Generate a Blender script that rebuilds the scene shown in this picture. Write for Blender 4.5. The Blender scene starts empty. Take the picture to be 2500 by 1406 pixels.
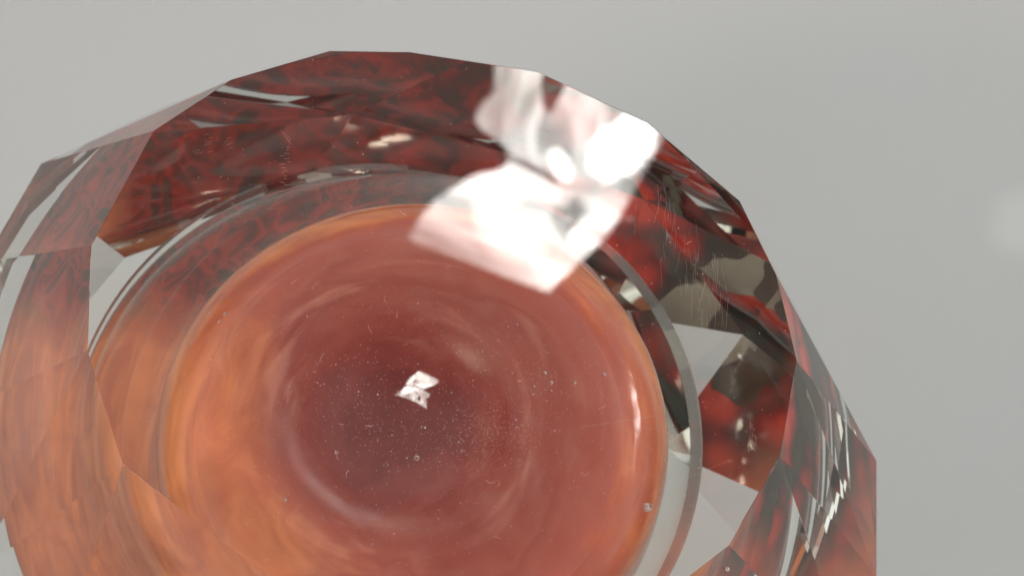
import bpy, bmesh, math, random
from mathutils import Vector, Matrix, noise
random.seed(7)
sc = bpy.context.scene
COL = sc.collection

# ------------------------------------------------------------------ camera
H = 0.27                    # camera height above the table, metres
K = 2.6e-4                  # metres per photo pixel at one metre
TOP = 0.070                 # height of the top facet
cam_d = bpy.data.cameras.new('camera')
cam = bpy.data.objects.new('camera', cam_d); COL.objects.link(cam)
cam.location = (0, 0, H)
cam_d.sensor_width = 36; cam_d.lens = 36/(2500*K)
cam_d.clip_start = 0.005; cam_d.clip_end = 20
cam_d.dof.use_dof = True; cam_d.dof.focus_distance = H-TOP+0.004; cam_d.dof.aperture_fstop = 32
sc.camera = cam

def at(px, py, z):
    d = H-z
    return Vector(((px-1250)*K*d, -(py-703)*K*d, z))

# ------------------------------------------------------------------ world (an ordinary pale room)
w = bpy.data.worlds.new('World'); sc.world = w; w.use_nodes = True
nt = w.node_tree; nt.nodes.clear()
N = nt.nodes.new; L = nt.links.new
out = N('ShaderNodeOutputWorld'); bg = N('ShaderNodeBackground')
tc = N('ShaderNodeTexCoord'); sep = N('ShaderNodeSeparateXYZ'); rmp = N('ShaderNodeValToRGB')
L(tc.outputs['Generated'], sep.inputs[0]); inv = N('ShaderNodeMath'); inv.operation = 'MULTIPLY'; inv.inputs[1].default_value = -1; L(sep.outputs['Y'], inv.inputs[0]); L(inv.outputs[0], rmp.inputs[0])
cr = rmp.color_ramp
cr.elements[0].position = 0.0; cr.elements[0].color = (.8,.79,.75,1)
cr.elements[1].position = 1.0; cr.elements[1].color = (.26,.25,.24,1)
e = cr.elements.new(.5); e.color = (1.0,1.0,.98,1)
e = cr.elements.new(.85); e.color = (.8,.8,.78,1)
e = cr.elements.new(.95); e.color = (.24,.24,.235,1)
L(rmp.outputs[0], bg.inputs[0]); bg.inputs[1].default_value = 1.09
L(bg.outputs[0], out.inputs[0])

sc.view_settings.view_transform = 'Standard'; sc.view_settings.look = 'None'
sc.view_settings.exposure = 0; sc.view_settings.gamma = 1
sc.render.engine = 'CYCLES'
cy = sc.cycles
cy.max_bounces = 24; cy.transmission_bounces = 24; cy.glossy_bounces = 16; cy.diffuse_bounces = 4
cy.transparent_max_bounces = 24
cy.caustics_refractive = True; cy.caustics_reflective = True
cy.blur_glossy = 0.3; cy.sample_clamp_indirect = 30; cy.sample_clamp_direct = 0
cy.use_denoising = True

# top facet plane (slightly tilted)
SX, SY = 0.0, -0.12
def topz(x, y): return TOP + SX*x + SY*y
def attop(px, py, off=0.0):
    # intersection of the view ray with the top facet plane (lowered by off)
    dx = (px-1250)*K; dy = -(py-703)*K
    # point = (dx*t, dy*t, H-t);  H-t = TOP-off + SX*dx*t + SY*dy*t
    t = (H-TOP+off)/(1+SX*dx+SY*dy)
    return Vector((dx*t, dy*t, H-t))
NRM = Vector((-SX, -SY, 1)).normalized()

FLIPU, FLIPV = False, False
# ------------------------------------------------------------------ window (lit) mirrored in the top facet
def mirror_pt(px, py, dist):
    p = attop(px, py); d = (p-Vector((0,0,H))).normalized()
    r = d - 2*d.dot(NRM)*NRM
    return p, r
p0, r0 = mirror_pt(1290, 430, 1)
WD = 0.55
wc = p0 + r0*WD
ax = None
def on_win(px, py):
    p, r = mirror_pt(px, py, 1)
    t = (wc-p).dot(r0)/r.dot(r0)
    return p + r*t
A = on_win(985, 580); B = on_win(1340, 715); C_ = on_win(1240, 160)
ux = (B-A).normalized(); uz = r0.normalized(); uy = uz.cross(ux).normalized()
if (on_win(1490,280)-A).dot(uy) < 0: uy = -uy
wwid = (B-A).length; whei = (on_win(1480,250)-A).dot(uy)
ld = bpy.data.lights.new('window_light', 'AREA'); lo = bpy.data.objects.new('window_light', ld); COL.objects.link(lo)
UW = 1.45
ld.shape = 'RECTANGLE'; ld.size = wwid*UW; ld.size_y = whei*1.25
zc = uz; yc = uy; xc = yc.cross(zc)
flip = xc.dot(ux) < 0
M = Matrix((xc, yc, zc)).transposed().to_4x4(); M.translation = A + ux*wwid*UW/2 + uy*whei*1.25/2
lo.matrix_world = M
RAD = 53
ld.energy = RAD*math.pi*ld.size*ld.size_y; ld.color = (1,.99,.97)
# the window's own pattern: daylight behind a creased sheer curtain
ld.use_nodes = True
wt = ld.node_tree; wt.nodes.clear()
def wn(k): return wt.nodes.new(k)
def wl(a, b): wt.links.new(a, b)
def wm(op, a, b=None, c=None, clamp=False):
    q = wn('ShaderNodeMath'); q.operation = op; q.use_clamp = clamp
    for s_, v in ((0,a),(1,b),(2,c)):
        if v is None: continue
        if isinstance(v, (int,float)): q.inputs[s_].default_value = v
        else: wl(v, q.inputs[s_])
    return q.outputs[0]
def wss(x, a, b):           # smooth step
    q = wn('ShaderNodeMapRange'); q.interpolation_type = 'SMOOTHSTEP'
    wl(x, q.inputs[0]); q.inputs[1].default_value = a; q.inputs[2].default_value = b
    return q.outputs[0]
geo = wn('ShaderNodeNewGeometry'); wsp = wn('ShaderNodeSeparateXYZ'); wl(geo.outputs['Parametric'], wsp.inputs[0])
pu = wsp.outputs[0]; pv = wsp.outputs[1]
PU = wm('MULTIPLY', wm('SUBTRACT', 1.0, pu) if flip != FLIPU else pu, UW)
PV = wm('MULTIPLY', wm('SUBTRACT', 1.0, pv) if FLIPV else pv, 1.25)
cmb = wn('ShaderNodeCombineXYZ'); wl(PU, cmb.inputs[0]); wl(PV, cmb.inputs[1])
wno = wn('ShaderNodeTexNoise'); wl(cmb.outputs[0], wno.inputs['Vector']); wno.inputs['Scale'].default_value = 5; wno.inputs['Detail'].default_value = 4
jit = wm('MULTIPLY', wm('SUBTRACT', wno.outputs['Fac'], .5), .10)
def curve(x, pts, lo_=-.2, hi=1.5):
    q = wn('ShaderNodeFloatCurve'); c = q.mapping.curves[0]
    pts = [(a/1.25, (b-lo_)/(hi-lo_)) for a, b in pts]
    c.points[0].location = pts[0]; c.points[1].location = pts[-1]
    for p in pts[1:-1]: c.points.new(*p)
    q.mapping.update(); wl(wm('DIVIDE', x, 1.25), q.inputs['Value'])
    return wm('ADD', wm('MULTIPLY', q.outputs[0], hi-lo_), lo_)
UL = curve(PV, [(0,.02),(.2,.08),(.4,.25),(.56,.44),(.62,.36),(.67,.17),(.74,.15),(.85,.20),(.95,.16),(1.25,.12)])
UR = curve(PV, [(0,1.0),(.2,1.12),(.4,1.23),(.75,1.30),(1.25,1.42)])
inside = wm('MULTIPLY', wss(wm('SUBTRACT', wm('ADD', PU, wm('MULTIPLY', jit, .4)), UL), -.01, .035), wss(wm('SUBTRACT', UR, PU), -.01, .03))
botfade = wm('ADD', .35, wm('MULTIPLY', .65, wss(wm('ADD', PV, wm('ADD', wm('MULTIPLY', PU, .15), jit)), .02, .32)))
def blob(u, v, ru, rv, ang, soft=.35, js=1):
    du = wm('SUBTRACT', wm('ADD', PU, wm('MULTIPLY', jit, 2.2*js)), u); dv = wm('SUBTRACT', wm('ADD', PV, wm('MULTIPLY', jit, -1.8*js)), v)
    c, s_ = math.cos(ang), math.sin(ang)
    a = wm('DIVIDE', wm('ADD', wm('MULTIPLY', du, c), wm('MULTIPLY', dv, s_)), ru)
    b = wm('DIVIDE', wm('SUBTRACT', wm('MULTIPLY', dv, c), wm('MULTIPLY', du, s_)), rv)
    r = wm('ADD', wm('MULTIPLY', a, a), wm('MULTIPLY', b, b))
    q = wn('ShaderNodeMapRange'); q.interpolation_type = 'SMOOTHSTEP'; wl(r, q.inputs[0])
    q.inputs[1].default_value = 1-soft; q.inputs[2].default_value = 1+soft; q.inputs[3].default_value = 1; q.inputs[4].default_value = 0
    return q.outputs[0]
# creases: stretched noise
wmp = wn('ShaderNodeMapping'); wl(cmb.outputs[0], wmp.inputs[0]); wmp.inputs['Rotation'].default_value = (0,0,math.radians(-20)); wmp.inputs['Scale'].default_value = (1.1,5.5,1)
wn2 = wn('ShaderNodeTexNoise'); wl(wmp.outputs[0], wn2.inputs['Vector']); wn2.inputs['Scale'].default_value = 1.3; wn2.inputs['Detail'].default_value = 3; wn2.inputs['Distortion'].default_value = .6
wmp3 = wn('ShaderNodeMapping'); wl(cmb.outputs[0], wmp3.inputs[0]); wmp3.inputs['Rotation'].default_value = (0,0,math.radians(10)); wmp3.inputs['Scale'].default_value = (3.6,1.5,1)
wn3 = wn('ShaderNodeTexNoise'); wl(wmp3.outputs[0], wn3.inputs['Vector']); wn3.inputs['Scale'].default_value = 1.2; wn3.inputs['Detail'].default_value = 3; wn3.inputs['Distortion'].default_value = 1.0
low = wm('ADD', .30, wm('MULTIPLY', .36, wss(wn2.outputs['Fac'], .34, .64)))
high = wm('ADD', .17, wm('MULTIPLY', .34, wss(wn3.outputs['Fac'], .36, .70)))
top = wss(PV, .52, .66)
pat = wm('ADD', wm('MULTIPLY', low, wm('SUBTRACT', 1.0, top)), wm('MULTIPLY', high, top))
white = wm('MAXIMUM', blob(1.10,.84,.24,.15,.9,.45), wm('MAXIMUM', wm('MULTIPLY', blob(.80,.61,.12,.06,-.5,.5), .7), wm('MULTIPLY', blob(.62,.22,.34,.18,-.35,.7), .5)))
pat = wm('MAXIMUM', pat, white)
crack = wm('MAXIMUM', blob(.66,.56,.24,.014,-.10,.4,.5), blob(.98,.36,.10,.012,1.2,.4,.6))
dark = wm('MAXIMUM', wm('MULTIPLY', crack, .85), wm('MULTIPLY', blob(.56,.98,.07,.15,.35,.4), .93))
dark = wm('MAXIMUM', dark, wm('MULTIPLY', blob(.93,.40,.10,.07,.8,.7), .6))
pat = wm('MULTIPLY', pat, wm('SUBTRACT', 1.0, dark))
pat = wm('MULTIPLY', wm('MULTIPLY', pat, inside), botfade)
wem = wn('ShaderNodeEmission'); wo = wn('ShaderNodeOutputLight')
wem.inputs['Color'].default_value = (1,.99,.97,1)
wl(pat, wem.inputs['Strength']); wl(wem.outputs[0], wo.inputs[0])

# added warm area light at left, unseen, for the core's orange glow
l2 = bpy.data.lights.new('warm_fill', 'AREA'); lw = bpy.data.objects.new('warm_fill', l2); COL.objects.link(lw)
l2.shape = 'DISK'; l2.size = .16; l2.energy = 24*math.pi*math.pi*.0064; l2.color = (1,.86,.72)
lw.location = (-.25,-.10,.48)
lw.rotation_euler = (Vector((.03,-.03,.03))-lw.location).to_track_quat('-Z','Y').to_euler()

# narrow strip lamp to the right
l3 = bpy.data.lights.new('strip_lamp', 'AREA'); ls = bpy.data.objects.new('strip_lamp', l3); COL.objects.link(ls)
l3.shape = 'RECTANGLE'; l3.size = .022; l3.size_y = .16; l3.energy = 48*math.pi*l3.size*l3.size_y; l3.color = (1,.99,.98)
ls.location = (.42,.14,.40)
ls.rotation_euler = (Vector((0.02,-.02,.05))-ls.location).to_track_quat('-Z','Y').to_euler()

# ------------------------------------------------------------------ materials
def mat(name):
    m = bpy.data.materials.new(name); m.use_nodes = True; m.node_tree.nodes.clear()
    return m, m.node_tree
def simple(name, col, rough=.5, metal=0, **kw):
    m, t = mat(name)
    o = t.nodes.new('ShaderNodeOutputMaterial'); b = t.nodes.new('ShaderNodeBsdfPrincipled')
    b.inputs['Base Color'].default_value = (*col, 1); b.inputs['Roughness'].default_value = rough
    b.inputs['Metallic'].default_value = metal
    for k, v in kw.items(): b.inputs[k].default_value = v
    t.links.new(b.outputs[0], o.inputs[0])
    return m, t, b
def glass(name, ior=1.5, col=(1,1,1), rough=0):
    m, t = mat(name)
    o = t.nodes.new('ShaderNodeOutputMaterial'); b = t.nodes.new('ShaderNodeBsdfGlass')
    b.inputs['IOR'].default_value = ior; b.inputs['Color'].default_value = (*col,1); b.inputs['Roughness'].default_value = rough
    t.links.new(b.outputs[0], o.inputs[0])
    return m, t, b

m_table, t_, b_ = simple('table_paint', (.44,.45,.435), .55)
nz = t_.nodes.new('ShaderNodeTexNoise'); nz.inputs['Scale'].default_value = 5; nz.inputs['Detail'].default_value = 3
tcn = t_.nodes.new('ShaderNodeTexCoord'); t_.links.new(tcn.outputs['Object'], nz.inputs['Vector'])
rr = t_.nodes.new('ShaderNodeValToRGB'); t_.links.new(nz.outputs['Fac'], rr.inputs[0])
rr.color_ramp.elements[0].position=.3; rr.color_ramp.elements[0].color=(.492,.488,.474,1)
rr.color_ramp.elements[1].position=.7; rr.color_ramp.elements[1].color=(.50,.510,.515,1)
nz2 = t_.nodes.new('ShaderNodeTexNoise'); t_.links.new(tcn.outputs['Object'], nz2.inputs['Vector']); nz2.inputs['Scale'].default_value = 60; nz2.inputs['Detail'].default_value = 4
nz3 = t_.nodes.new('ShaderNodeTexNoise'); t_.links.new(tcn.outputs['Object'], nz3.inputs['Vector']); nz3.inputs['Scale'].default_value = 700; nz3.inputs['Detail'].default_value = 3

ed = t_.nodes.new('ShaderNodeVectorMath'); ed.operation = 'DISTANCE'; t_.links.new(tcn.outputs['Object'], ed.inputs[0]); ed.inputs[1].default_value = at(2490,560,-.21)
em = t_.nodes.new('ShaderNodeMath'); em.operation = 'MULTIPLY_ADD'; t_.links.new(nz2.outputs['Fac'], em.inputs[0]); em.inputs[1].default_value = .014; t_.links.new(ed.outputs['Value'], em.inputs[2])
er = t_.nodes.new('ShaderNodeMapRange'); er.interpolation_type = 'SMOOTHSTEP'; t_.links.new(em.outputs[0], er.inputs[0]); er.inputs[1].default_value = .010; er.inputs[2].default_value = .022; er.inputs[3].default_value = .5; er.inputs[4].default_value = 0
emx = t_.nodes.new('ShaderNodeMix'); emx.data_type = 'RGBA'; t_.links.new(er.outputs[0], emx.inputs[0]); t_.links.new(rr.outputs[0], emx.inputs[6]); emx.inputs[7].default_value = (.64,.645,.64,1)  # pale patch: a soft reflection painted into the wall colour
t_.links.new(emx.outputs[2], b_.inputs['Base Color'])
nb = t_.nodes.new('ShaderNodeBump'); nb.inputs['Strength'].default_value = .15; nb.inputs['Distance'].default_value = .001; t_.links.new(nz3.outputs['Fac'], nb.inputs['Height']); t_.links.new(nb.outputs[0], b_.inputs['Normal'])

m_glass, _, _ = glass('clear_glass', 1.5, (.985,.99,.975))
m_core, tcor, bcor = simple('coral_glass', (.62,.16,.07), .05)
def core_nodes(t, b):
    n = t.nodes.new; l = t.links.new
    def mth(op, a, c=None):
        q = n('ShaderNodeMath'); q.operation = op
        for s_, v in ((0,a),(1,c)):
            if v is None: continue
            if isinstance(v, (int,float)): q.inputs[s_].default_value = v
            else: l(v, q.inputs[s_])
        return q.outputs[0]
    def ramp(f, stops):
        q = n('ShaderNodeValToRGB'); l(f, q.inputs[0]); e = q.color_ramp.elements
        e[0].position, e[0].color = stops[0][0], (*stops[0][1],1)
        e[1].position, e[1].color = stops[-1][0], (*stops[-1][1],1)
        for p, c in stops[1:-1]: x = e.new(p); x.color = (*c,1)
        return q.outputs[0]
    at = n('ShaderNodeAttribute'); at.attribute_name = 'swirl'
    sp = n('ShaderNodeSeparateXYZ'); l(at.outputs['Vector'], sp.inputs[0])
    rad = sp.outputs[0]                      # profile length in cm: dish 0-1.9, shoulder to ~3.8, side beyond
    mp = n('ShaderNodeMapping'); l(at.outputs['Vector'], mp.inputs[0]); mp.inputs['Scale'].default_value = (2.0,1.0,1.0)
    n1 = n('ShaderNodeTexNoise'); l(mp.outputs[0], n1.inputs['Vector']); n1.inputs['Scale'].default_value = 1; n1.inputs['Detail'].default_value = 5; n1.inputs['Distortion'].default_value = .8
    tco = n('ShaderNodeTexCoord')
    n2 = n('ShaderNodeTexNoise'); l(tco.outputs['Object'], n2.inputs['Vector']); n2.inputs['Scale'].default_value = 45; n2.inputs['Detail'].default_value = 4; n2.inputs['Distortion'].default_value = 1.2
    f = mth('ADD', mth('MULTIPLY', rad, 1/12), mth('MULTIPLY', mth('SUBTRACT', n1.outputs['Fac'], .5), .12))
    f = mth('ADD', f, mth('MULTIPLY', mth('SUBTRACT', n2.outputs['Fac'], .5), .12))
    base = ramp(f, [(0,(.19,.018,.013)),(.05,(.22,.026,.02)),(.10,(.30,.044,.032)),(.14,(.37,.095,.078)),(.16,(.43,.125,.10)),(.175,(.39,.095,.075)),(.20,(.47,.14,.11)),(.235,(.50,.115,.08)),(.265,(.64,.14,.06)),(.30,(.86,.27,.085)),(.35,(.86,.24,.08)),(.42,(.78,.19,.075)),(.55,(.74,.16,.065)),(.8,(.82,.24,.09))])
    # milky arcs drawn round the centre
    mp2 = n('ShaderNodeMapping'); l(at.outputs['Vector'], mp2.inputs[0]); mp2.inputs['Scale'].default_value = (3.0,1.0,1.0); mp2.inputs['Location'].default_value = (3,1,5)
    n4 = n('ShaderNodeTexNoise'); l(mp2.outputs[0], n4.inputs['Vector']); n4.inputs['Scale'].default_value = 1; n4.inputs['Detail'].default_value = 4; n4.inputs['Distortion'].default_value = .5
    arc = n('ShaderNodeMapRange'); arc.interpolation_type = 'SMOOTHSTEP'; l(n4.outputs['Fac'], arc.inputs[0]); arc.inputs[1].default_value = .52; arc.inputs[2].default_value = .74; arc.inputs[4].default_value = .5
    mxa = n('ShaderNodeMix'); mxa.data_type = 'RGBA'
    ac = n('ShaderNodeMapRange'); ac.interpolation_type = 'SMOOTHSTEP'; l(rad, ac.inputs[0]); ac.inputs[1].default_value = .9; ac.inputs[2].default_value = 1.6; l(mth('MULTIPLY', arc.outputs[0], ac.outputs[0]), mxa.inputs[0]); l(base, mxa.inputs[6]); mxa.inputs[7].default_value = (.74,.34,.27,1)
    # dark streaks running down the outside
    n5 = n('ShaderNodeTexNoise'); mp5 = n('ShaderNodeMapping'); l(at.outputs['Vector'], mp5.inputs[0]); mp5.inputs['Scale'].default_value = (.35,5,5); l(mp5.outputs[0], n5.inputs['Vector']); n5.inputs['Scale'].default_value = 1.4; n5.inputs['Detail'].default_value = 4; n5.inputs['Distortion'].default_value = .6
    stf = n('ShaderNodeMapRange'); stf.interpolation_type = 'SMOOTHSTEP'; l(n5.outputs['Fac'], stf.inputs[0]); stf.inputs[1].default_value = .45; stf.inputs[2].default_value = .66
    lowr = n('ShaderNodeMapRange'); l(rad, lowr.inputs[0]); lowr.inputs[1].default_value = 3.6; lowr.inputs[2].default_value = 4.6; lowr.inputs[4].default_value = .75
    mxs = n('ShaderNodeMix'); mxs.data_type = 'RGBA'; l(mth('MULTIPLY', stf.outputs[0], lowr.outputs[0]), mxs.inputs[0]); l(mxa.outputs[2], mxs.inputs[6]); mxs.inputs[7].default_value = (.52,.08,.04,1)
    # colour shifts to orange towards one flank
    og = n('ShaderNodeMapRange'); og.interpolation_type = 'SMOOTHSTEP'; l(mth('ADD', mth('ADD', mth('MULTIPLY', sp.outputs[1], -1.0), mth('MULTIPLY', sp.outputs[2], -.25)), mth('MULTIPLY', mth('SUBTRACT', n2.outputs['Fac'], .5), 1.0)), og.inputs[0]); og.inputs[1].default_value = .45; og.inputs[2].default_value = .95; og.inputs[4].default_value = .6
    og2 = n('ShaderNodeMapRange'); og2.interpolation_type = 'SMOOTHSTEP'; l(rad, og2.inputs[0]); og2.inputs[1].default_value = 1.5; og2.inputs[2].default_value = 2.2
    mxo = n('ShaderNodeMix'); mxo.data_type = 'RGBA'; l(mth('MULTIPLY', og.outputs[0], og2.outputs[0]), mxo.inputs[0]); l(mxs.outputs[2], mxo.inputs[6]); mxo.inputs[7].default_value = (.90,.31,.12,1)
    # cloudy depth differences in the coloured layer
    cn = n('ShaderNodeTexNoise'); mpc = n('ShaderNodeMapping'); l(at.outputs['Vector'], mpc.inputs[0]); mpc.inputs['Scale'].default_value = (1.1,1.6,1.6); l(mpc.outputs[0], cn.inputs['Vector']); cn.inputs['Scale'].default_value = 1.5; cn.inputs['Detail'].default_value = 5; cn.inputs['Distortion'].default_value = 1.0
    cnr = n('ShaderNodeMapRange'); l(cn.outputs['Fac'], cnr.inputs[0]); cnr.inputs[1].default_value = .36; cnr.inputs[2].default_value = .64; cnr.inputs[3].default_value = .55
    cnr.inputs[4].default_value = 0.0
    mxq = n('ShaderNodeMix'); mxq.data_type = 'RGBA'; l(mth('MULTIPLY', cnr.outputs[0], ac.outputs[0]), mxq.inputs[0]); l(mxo.outputs[2], mxq.inputs[6]); mxq.inputs[7].default_value = (.42,.085,.06,1)
    base = mxq.outputs[2]
    # rear side: cut canes - red rods ringed with dark green, some cream
    dn = n('ShaderNodeTexNoise'); l(tco.outputs['Object'], dn.inputs['Vector']); dn.inputs['Scale'].default_value = 90; dn.inputs['Detail'].default_value = 2
    va = n('ShaderNodeVectorMath'); va.operation = 'MULTIPLY_ADD'; l(dn.outputs['Color'], va.inputs[0]); va.inputs[1].default_value = (.008,.008,.008); l(tco.outputs['Object'], va.inputs[2])
    vo = n('ShaderNodeTexVoronoi'); l(va.outputs[0], vo.inputs['Vector']); vo.inputs['Scale'].default_value = 120; vo.inputs['Randomness'].default_value = .9
    vsp = n('ShaderNodeSeparateXYZ'); l(vo.outputs['Color'], vsp.inputs[0])
    cell = ramp(vo.outputs['Distance'], [(.0,(.90,.085,.028)),(.28,(.74,.042,.016)),(.50,(.26,.014,.010)),(.62,(.09,.022,.013)),(.72,(.030,.026,.013)),(.95,(.05,.045,.025))])
    mxc = n('ShaderNodeMix'); mxc.data_type = 'RGBA'; l(mth('GREATER_THAN', vsp.outputs[0], .965), mxc.inputs[0]); l(cell, mxc.inputs[6]); mxc.inputs[7].default_value = (.42,.40,.30,1)
    mxd = n('ShaderNodeMix'); mxd.data_type = 'RGBA'; l(mth('LESS_THAN', vsp.outputs[1], .12), mxd.inputs[0]); l(mxc.outputs[2], mxd.inputs[6]); mxd.inputs[7].default_value = (.05,.06,.03,1)
    bn = n('ShaderNodeTexNoise'); l(tco.outputs['Object'], bn.inputs['Vector']); bn.inputs['Scale'].default_value = 38; bn.inputs['Detail'].default_value = 3
    bnr = n('ShaderNodeMapRange'); bnr.interpolation_type = 'SMOOTHSTEP'; l(bn.outputs['Fac'], bnr.inputs[0]); bnr.inputs[1].default_value = .46; bnr.inputs[2].default_value = .70; bnr.inputs[4].default_value = .6
    mxe = n('ShaderNodeMix'); mxe.data_type = 'RGBA'; l(bnr.outputs[0], mxe.inputs[0]); l(mxd.outputs[2], mxe.inputs[6]); mxe.inputs[7].default_value = (.11,.024,.016,1)
    m2 = n('ShaderNodeTexNoise'); l(tco.outputs['Object'], m2.inputs['Vector']); m2.inputs['Scale'].default_value = 120; m2.inputs['Detail'].default_value = 6; m2.inputs['Distortion'].default_value = 1.4
    m2r = ramp(m2.outputs['Fac'], [(.30,(.05,.03,.02)),(.43,(.13,.018,.012)),(.54,(.36,.028,.015)),(.62,(.14,.02,.014)),(.74,(.10,.07,.04))])
    tz = n('ShaderNodeMapRange'); tz.interpolation_type = 'SMOOTHSTEP'; l(mth('ADD', mth('MULTIPLY', sp.outputs[2], .8), mth('MULTIPLY', sp.outputs[1], -.5)), tz.inputs[0]); tz.inputs[1].default_value = .1; tz.inputs[2].default_value = .7; tz.inputs[4].default_value = .85
    mxf = n('ShaderNodeMix'); mxf.data_type = 'RGBA'; l(tz.outputs[0], mxf.inputs[0]); l(mxe.outputs[2], mxf.inputs[6]); l(m2r, mxf.inputs[7])
    marb = mxf.outputs[2]
    mx = n('ShaderNodeMix'); mx.data_type = 'RGBA'
    az = mth('ADD', mth('MULTIPLY', sp.outputs[2], -.9), mth('ADD', mth('MULTIPLY', mth('MINIMUM', sp.outputs[1], 0.0), -.6), mth('MULTIPLY', mth('MAXIMUM', sp.outputs[1], 0.0), -.12)))
    azr = n('ShaderNodeMapRange'); l(az, azr.inputs[0]); azr.inputs[1].default_value = -.1; azr.inputs[2].default_value = .2; azr.inputs[3].default_value = 1; azr.inputs[4].default_value = 0
    side = ramp(mth('ADD', mth('MULTIPLY', rad, 1/10), mth('MULTIPLY', mth('SUBTRACT', n2.outputs['Fac'], .5), .12)), [(.45,(0,0,0)),(.53,(1,1,1))])
    l(mth('MULTIPLY', side, azr.outputs[0]), mx.inputs[0]); l(base, mx.inputs[6]); l(marb, mx.inputs[7])
    rg = n('ShaderNodeMapRange'); l(rad, rg.inputs[0]); rg.inputs[1].default_value = .9; rg.inputs[2].default_value = 2.1; rg.inputs[3].default_value = .03; rg.inputs[4].default_value = .50
    rg2 = n('ShaderNodeMapRange'); l(rad, rg2.inputs[0]); rg2.inputs[1].default_value = 2.6; rg2.inputs[2].default_value = 3.1; rg2.inputs[3].default_value = 0; rg2.inputs[4].default_value = .40
    l(mth('SUBTRACT', rg.outputs[0], rg2.outputs[0]), b.inputs['Roughness'])
    sg = n('ShaderNodeMapRange'); l(rad, sg.inputs[0]); sg.inputs[1].default_value = .9; sg.inputs[2].default_value = 1.5; sg.inputs[3].default_value = .5; sg.inputs[4].default_value = .12
    sg2 = n('ShaderNodeMapRange'); l(rad, sg2.inputs[0]); sg2.inputs[1].default_value = 2.5; sg2.inputs[2].default_value = 2.9; sg2.inputs[3].default_value = 0; sg2.inputs[4].default_value = .38
    l(mth('ADD', sg.outputs[0], sg2.outputs[0]), b.inputs['Specular IOR Level'])
    l(mx.outputs[2], b.inputs['Base Color'])
core_nodes(tcor, bcor)

# ------------------------------------------------------------------ helpers
def link(name, me, m=None, parent=None):
    o = bpy.data.objects.new(name, me); COL.objects.link(o)
    if m: me.materials.append(m)
    if parent: o.parent = parent
    return o
def from_bm(name, bm, m=None, parent=None, smooth=False):
    me = bpy.data.meshes.new(name); 
    for f in bm.faces: f.smooth = smooth
    bm.to_mesh(me); bm.free()
    return link(name, me, m, parent)

# ------------------------------------------------------------------ wall behind and the surface the ornament lies on
WALLZ = -0.21
TABLEY = -0.0935
def sheet(name, pts, m):
    bm = bmesh.new(); bm.faces.new([bm.verts.new(p) for p in pts]); return from_bm(name, bm, m)
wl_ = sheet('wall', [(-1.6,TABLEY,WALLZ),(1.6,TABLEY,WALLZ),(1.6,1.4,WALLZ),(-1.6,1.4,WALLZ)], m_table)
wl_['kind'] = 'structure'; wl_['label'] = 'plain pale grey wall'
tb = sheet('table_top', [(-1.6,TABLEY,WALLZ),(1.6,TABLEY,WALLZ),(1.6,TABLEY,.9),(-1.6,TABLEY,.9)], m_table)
tb['kind'] = 'structure'; tb['label'] = 'plain pale grey table top'

# ------------------------------------------------------------------ ornament
root = bpy.data.objects.new('glass_ornament', None); COL.objects.link(root)
root['label'] = 'thick clear faceted glass ornament with a coral red core, before grey wall'
root['category'] = 'glass ornament'

TP = [(213,855),(222,600),(375,320),(565,195),(805,125),(1000,128),(1310,175),(1580,300),(1805,490),(1895,670),(1945,880),(1905,1110),(1780,1330),(1560,1500),(1250,1600),(950,1560),(660,1410),(300,1135)]
tp = [attop(*p) for p in TP]
ZG = 0.036
GP = [(490,235,.040),(395,262,.036),(100,400,.030),(-40,640,.028),(-90,1000,.026),(-60,1400,.026),(100,1750,.026),(500,2050,.03),(1100,2150,.03),(1700,1950,.034),(2080,1650,.034),(2140,1406,.035),(2140,1125,.037),(2050,960,.038),(1900,690,.038)]
gp = [at(*p) for p in GP]
MP2 = [(2070,1310,.030),(1790,1540,.026)]
MP = [(640,225),(900,158),(1150,178),(1430,262),(1690,445),(1830,600)]
mps = [at(px,py,.046) for px,py in MP]
BP = [(860+720*math.cos(a), 1100+560*math.sin(a)) for a in [i*math.tau/11 for i in range(11)]]
bp = [at(px,py,0.0005) for px,py in BP]
QP = [(895+(905+40*((i*7)%5-2)/2)*math.cos(a), 1090+(770+40*((i*3)%4-1.5))*math.sin(a), .013+.003*((i*5)%3)) for i, a in enumerate([i*math.tau/15+.1 for i in range(15)])]
bp += [at(*p) for p in QP+MP2]
bm = bmesh.new()
for p in tp+gp+bp+mps: bm.verts.new(p)
r = bmesh.ops.convex_hull(bm, input=bm.verts)
for v in [v for v in bm.verts if not v.link_faces]: bm.verts.remove(v)
bmesh.ops.dissolve_limit(bm, angle_limit=.01, verts=bm.verts, edges=bm.edges)
bmesh.ops.recalc_face_normals(bm, faces=bm.faces)
bmesh.ops.bevel(bm, geom=list(bm.edges), offset=.00006, offset_type='OFFSET', segments=2, profile=.6, affect='EDGES', clamp_overlap=True)
bmesh.ops.recalc_face_normals(bm, faces=bm.faces)
body = from_bm('faceted_body', bm, m_glass, root)

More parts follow.
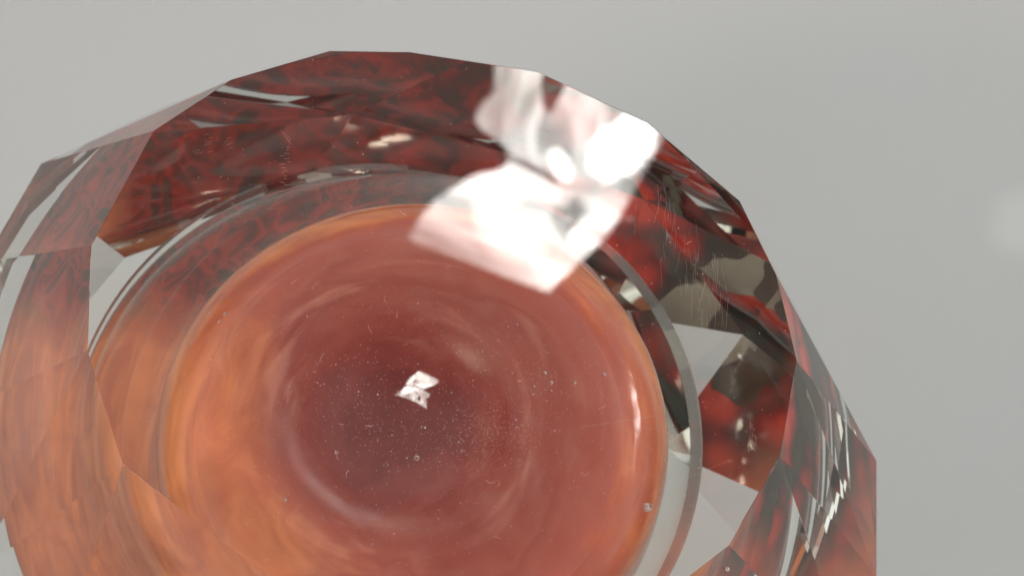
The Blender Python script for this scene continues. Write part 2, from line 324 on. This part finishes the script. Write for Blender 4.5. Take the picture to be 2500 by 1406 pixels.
def smooth_profile(p, n=3):
    q = []
    for i in range(len(p)-1):
        p0 = p[max(0,i-1)]; p1 = p[i]; p2 = p[i+1]; p3 = p[min(len(p)-1,i+2)]
        for k in range(n):
            t = k/n
            q.append(tuple(max(0,.5*((2*b)+(-a+c)*t+(2*a-5*b+4*c-d)*t*t+(-a+3*b-3*c+d)*t**3)) for a,b,c,d in zip(p0,p1,p2,p3)) if 0 < i < len(p)-2 else tuple(b+(c-b)*t for b,c in zip(p1,p2)))
    return q+[p[-1]]
def dishw(r):
    t = min(1, max(0, (.0265-r)/.0185)); return t*t*(3-2*t)
TILT = (0.085, 0.13)
def lathe(profile, seg, centre, sy=1.0, dish=False):
    bm = bmesh.new(); rings = []
    for (r_, z_) in profile:
        c = centre(z_, r_)
        if r_ < 1e-6: rings.append([bm.verts.new((c[0], c[1], z_))]); continue
        rings.append([bm.verts.new((c[0]+r_*math.cos(i*math.tau/seg), c[1]+sy*r_*math.sin(i*math.tau/seg), z_-.12*sy*r_*math.sin(i*math.tau/seg)*min(1,max(0,(z_-.02)/.03)) - (dishw(r_)*r_*(TILT[0]*math.cos(i*math.tau/seg)+TILT[1]*math.sin(i*math.tau/seg)) if dish and z_ > .03 else 0))) for i in range(seg)])
    for a, b in zip(rings, rings[1:]):
        for i in range(seg):
            j = (i+1) % seg
            if len(a) == 1: bm.faces.new((a[0], b[j], b[i]))
            elif len(b) == 1: bm.faces.new((a[i], a[j], b[0]))
            else: bm.faces.new((a[i], a[j], b[j], b[i]))
    bmesh.ops.recalc_face_normals(bm, faces=bm.faces)
    return bm
def cz(z, r):
    q = (max(0, (.05-z))/.05)**2.2; h = min(1, max(0, (r-.018)/.014)) if z > .045 else 1
    c = at(972+45*h-122*q, 1035+50*h+30*q, z)
    return (c[0], c[1])
ctr = [(0,.0530),(.004,.05312),(.008,.05348),(.012,.0540),(.016,.05455),(.020,.0549),(.024,.0548),(.0275,.0543),(.0305,.0533),(.0325,.0517),(.034,.0490),(.0349,.045),(.0345,.039),(.0350,.031),(.0395,.02),(.0427,.012),(.0430,.006),(.040,.003),(0,.003)]
ctr = smooth_profile(ctr)
core = from_bm('core', lathe(ctr, 128, cz, .94, True), m_core, root, True)
# per-vertex swirl coordinates: distance along the profile and direction round the axis
me = core.data
at_ = me.attributes.new('swirl', 'FLOAT_VECTOR', 'POINT')
sl = [0]
for a, b in zip(ctr, ctr[1:]): sl.append(sl[-1]+math.hypot(a[0]-b[0], a[1]-b[1]))
k = 0
for idx, (r_, z_) in enumerate(ctr):
    if r_ < 1e-6: at_.data[k].vector = (sl[idx]*100, 0, 0); k += 1
    else:
        for i in range(128):
            a = i*math.tau/128; at_.data[k].vector = (sl[idx]*100, math.cos(a), math.sin(a)); k += 1

m_case, _, _ = glass('casing_glass', 1.022, (1,1,.99))
shp = [(0,.0595),(.02,.0595),(.030,.0588),(.0345,.0570),(.0375,.0535),(.0392,.049),(.040,.042),(.0402,.03),(.0435,.02),(.0465,.010),(.043,.002),(0,.002)]
case = from_bm('inner_casing', lathe(shp, 128, lambda z, r: cz(z, .05), .94), m_case, root, True)


# ------------------------------------------------------------------ bubbles in the clear glass
m_bub, _, _ = glass('bubble_air', 1/1.5)
ico = bmesh.new(); bmesh.ops.create_icosphere(ico, subdivisions=3, radius=1.0)
for f in ico.faces: f.smooth = True
bme = bpy.data.meshes.new('bubble'); ico.to_mesh(bme); ico.free(); bme.materials.append(m_bub)
BUB = [(1577,1237,.62,.004),(1020,1118,.42,.006),(703,1218,.30,.004),(825,1105,.28,.005),(1330,912,.26,.003),(1303,945,.22,.004),(1345,935,.30,.003),(1402,935,.24,.003),(1250,912,.16,.003),(1474,915,.28,.003),(1262,795,.18,.004),(1240,800,.14,.003),(1398,1172,.16,.004),(552,768,.24,.002),(515,765,.16,.002),(1775,1388,.34,.003),(1345,955,.16,.004),(540,785,.14,.003),(975,1150,.16,.006),(1120,1080,.14,.004)]
for px, py, r_, dep in BUB:
    o = bpy.data.objects.new('bubble', bme); COL.objects.link(o); o.parent = root
    o.location = attop(px, py, dep); k = r_*.001; o.scale = (k, k*random.uniform(.85,1.1), k*.9)

# ------------------------------------------------------------------ dust, lint and scratches lying on the facets
m_dust, _, _ = simple('pale_dust', (.86,.74,.70), .6)
def flake(bm, c, s_):
    vs = []
    for k in range(4):
        vs.append(bm.verts.new(c+Vector((random.uniform(-s_,s_), random.uniform(-s_,s_), random.uniform(0,s_)))))
    for t in ((0,1,2),(0,2,3),(0,3,1),(1,3,2)): bm.faces.new([vs[i] for i in t])
def ribbon(bm, pts, wd):
    prev = None
    for i, p in enumerate(pts):
        d = (pts[min(i+1,len(pts)-1)]-pts[max(i-1,0)]).normalized(); n_ = d.cross(NRM).normalized()*wd
        cur = [bm.verts.new(p+n_), bm.verts.new(p+NRM*wd*1.4), bm.verts.new(p-n_)]
        if prev:
            for a in range(3):
                b_ = (a+1) % 3
                bm.faces.new((prev[a], prev[b_], cur[b_], cur[a]))
        prev = cur
bm = bmesh.new()
def inT(px, py):
    c = False; n_ = len(TP)
    for i in range(n_):
        x1,y1 = TP[i]; x2,y2 = TP[(i+1)%n_]
        if (y1>py)!=(y2>py) and px < (x2-x1)*(py-y1)/(y2-y1)+x1: c = not c
    return c
def put(px, py, s_):
    if inT(px, py): flake(bm, attop(px, py, -.00004), s_*.001)
for _ in range(2600):
    put(random.gauss(1080,330), random.gauss(960,270), random.uniform(.026,.060)*(1 if random.random()<.93 else 1.9))
for _ in range(500):
    put(random.uniform(230,1930), random.uniform(130,1406), random.uniform(.025,.052))
for cx_, cy_, sx_, sy_, n_ in ((1220,1045,60,45,620),(1180,1100,90,30,200),(1330,930,60,30,90),(960,1000,150,60,380),(630,1195,45,45,90),(1360,900,90,50,120),(880,440,30,20,20),(490,770,50,25,50),(1060,1130,60,40,90)):
    for _ in range(n_): put(random.gauss(cx_,sx_), random.gauss(cy_,sy_), random.uniform(.025,.052))
for _ in range(24):           # lint fibres
    px, py = random.gauss(1080,320), random.gauss(950,280)
    if not inT(px, py): continue
    a = random.random()*6.28; pts = []; L_ = random.uniform(5,16)
    for k in range(6):
        pts.append(attop(px, py, -.00003)); px += L_*math.cos(a)/3; py += L_*math.sin(a)/3; a += random.uniform(-.7,.7)
    ribbon(bm, pts, random.uniform(.007,.011)*.001)
dust = from_bm('dust', bm, m_dust); dust['kind'] = 'stuff'; dust['label'] = 'fine pale dust and lint on the flat front facet'; dust['category'] = 'dust'
# scratches: fine grooves with raised bright burrs, in loose bundles
m_scr, _, _ = simple('scratch_burr', (.50,.40,.36), .35)
bm = bmesh.new()
def scratch(px, py, ang, ln, wd=.007, seg=8):
    pts = []
    for k in range(seg+1):
        if inT(px, py): pts.append(attop(px+random.uniform(-.6,.6), py+random.uniform(-.6,.6), -.00002))
        px += ln*math.cos(ang)/seg; py += ln*math.sin(ang)/seg; ang += .01
    if len(pts) > 2: ribbon(bm, pts, wd*.001)
for _ in range(60):
    t = random.random(); scratch(1600+170*t+random.gauss(0,22), 470+270*t+random.gauss(0,30), math.radians(random.uniform(76,104)), random.uniform(15,75), random.uniform(.002,.005))
for k in range(14): scratch(690+random.uniform(-8,12), 360+k*7, math.radians(random.uniform(-15,15)), random.uniform(6,14), .010, 3)
scratch(685,318,.9,42,.010); scratch(690,320,.8,30,.007)
for k in range(20): scratch(1420+k*9, 1042-k*1.35, -.15, 6, .012, 3)
for k in range(16): scratch(1585+k*12, 1205-k*5, -.4, 7, .006, 3)
for k in range(14): scratch(random.uniform(470,560), random.uniform(330,380), -.35, random.uniform(5,20), .006, 3)
for k in range(14): scratch(1835+random.gauss(0,8), 1030+k*5, 1.5, random.uniform(4,12), .010, 3)
for k in range(8): scratch(1720+random.uniform(-30,60), random.uniform(600,760), 1.6, random.uniform(30,80), .006)
scr = from_bm('scratches', bm, m_scr, root); scr['kind'] = 'stuff'

def finish():
    # the picture was laid out looking along -Z; stand the whole place upright (camera looks along +Y)
    R = Matrix.Rotation(math.radians(90), 4, 'X')
    bpy.context.view_layer.update()
    for o in list(COL.objects):
        if o.parent is None: o.matrix_world = R @ o.matrix_world
finish()
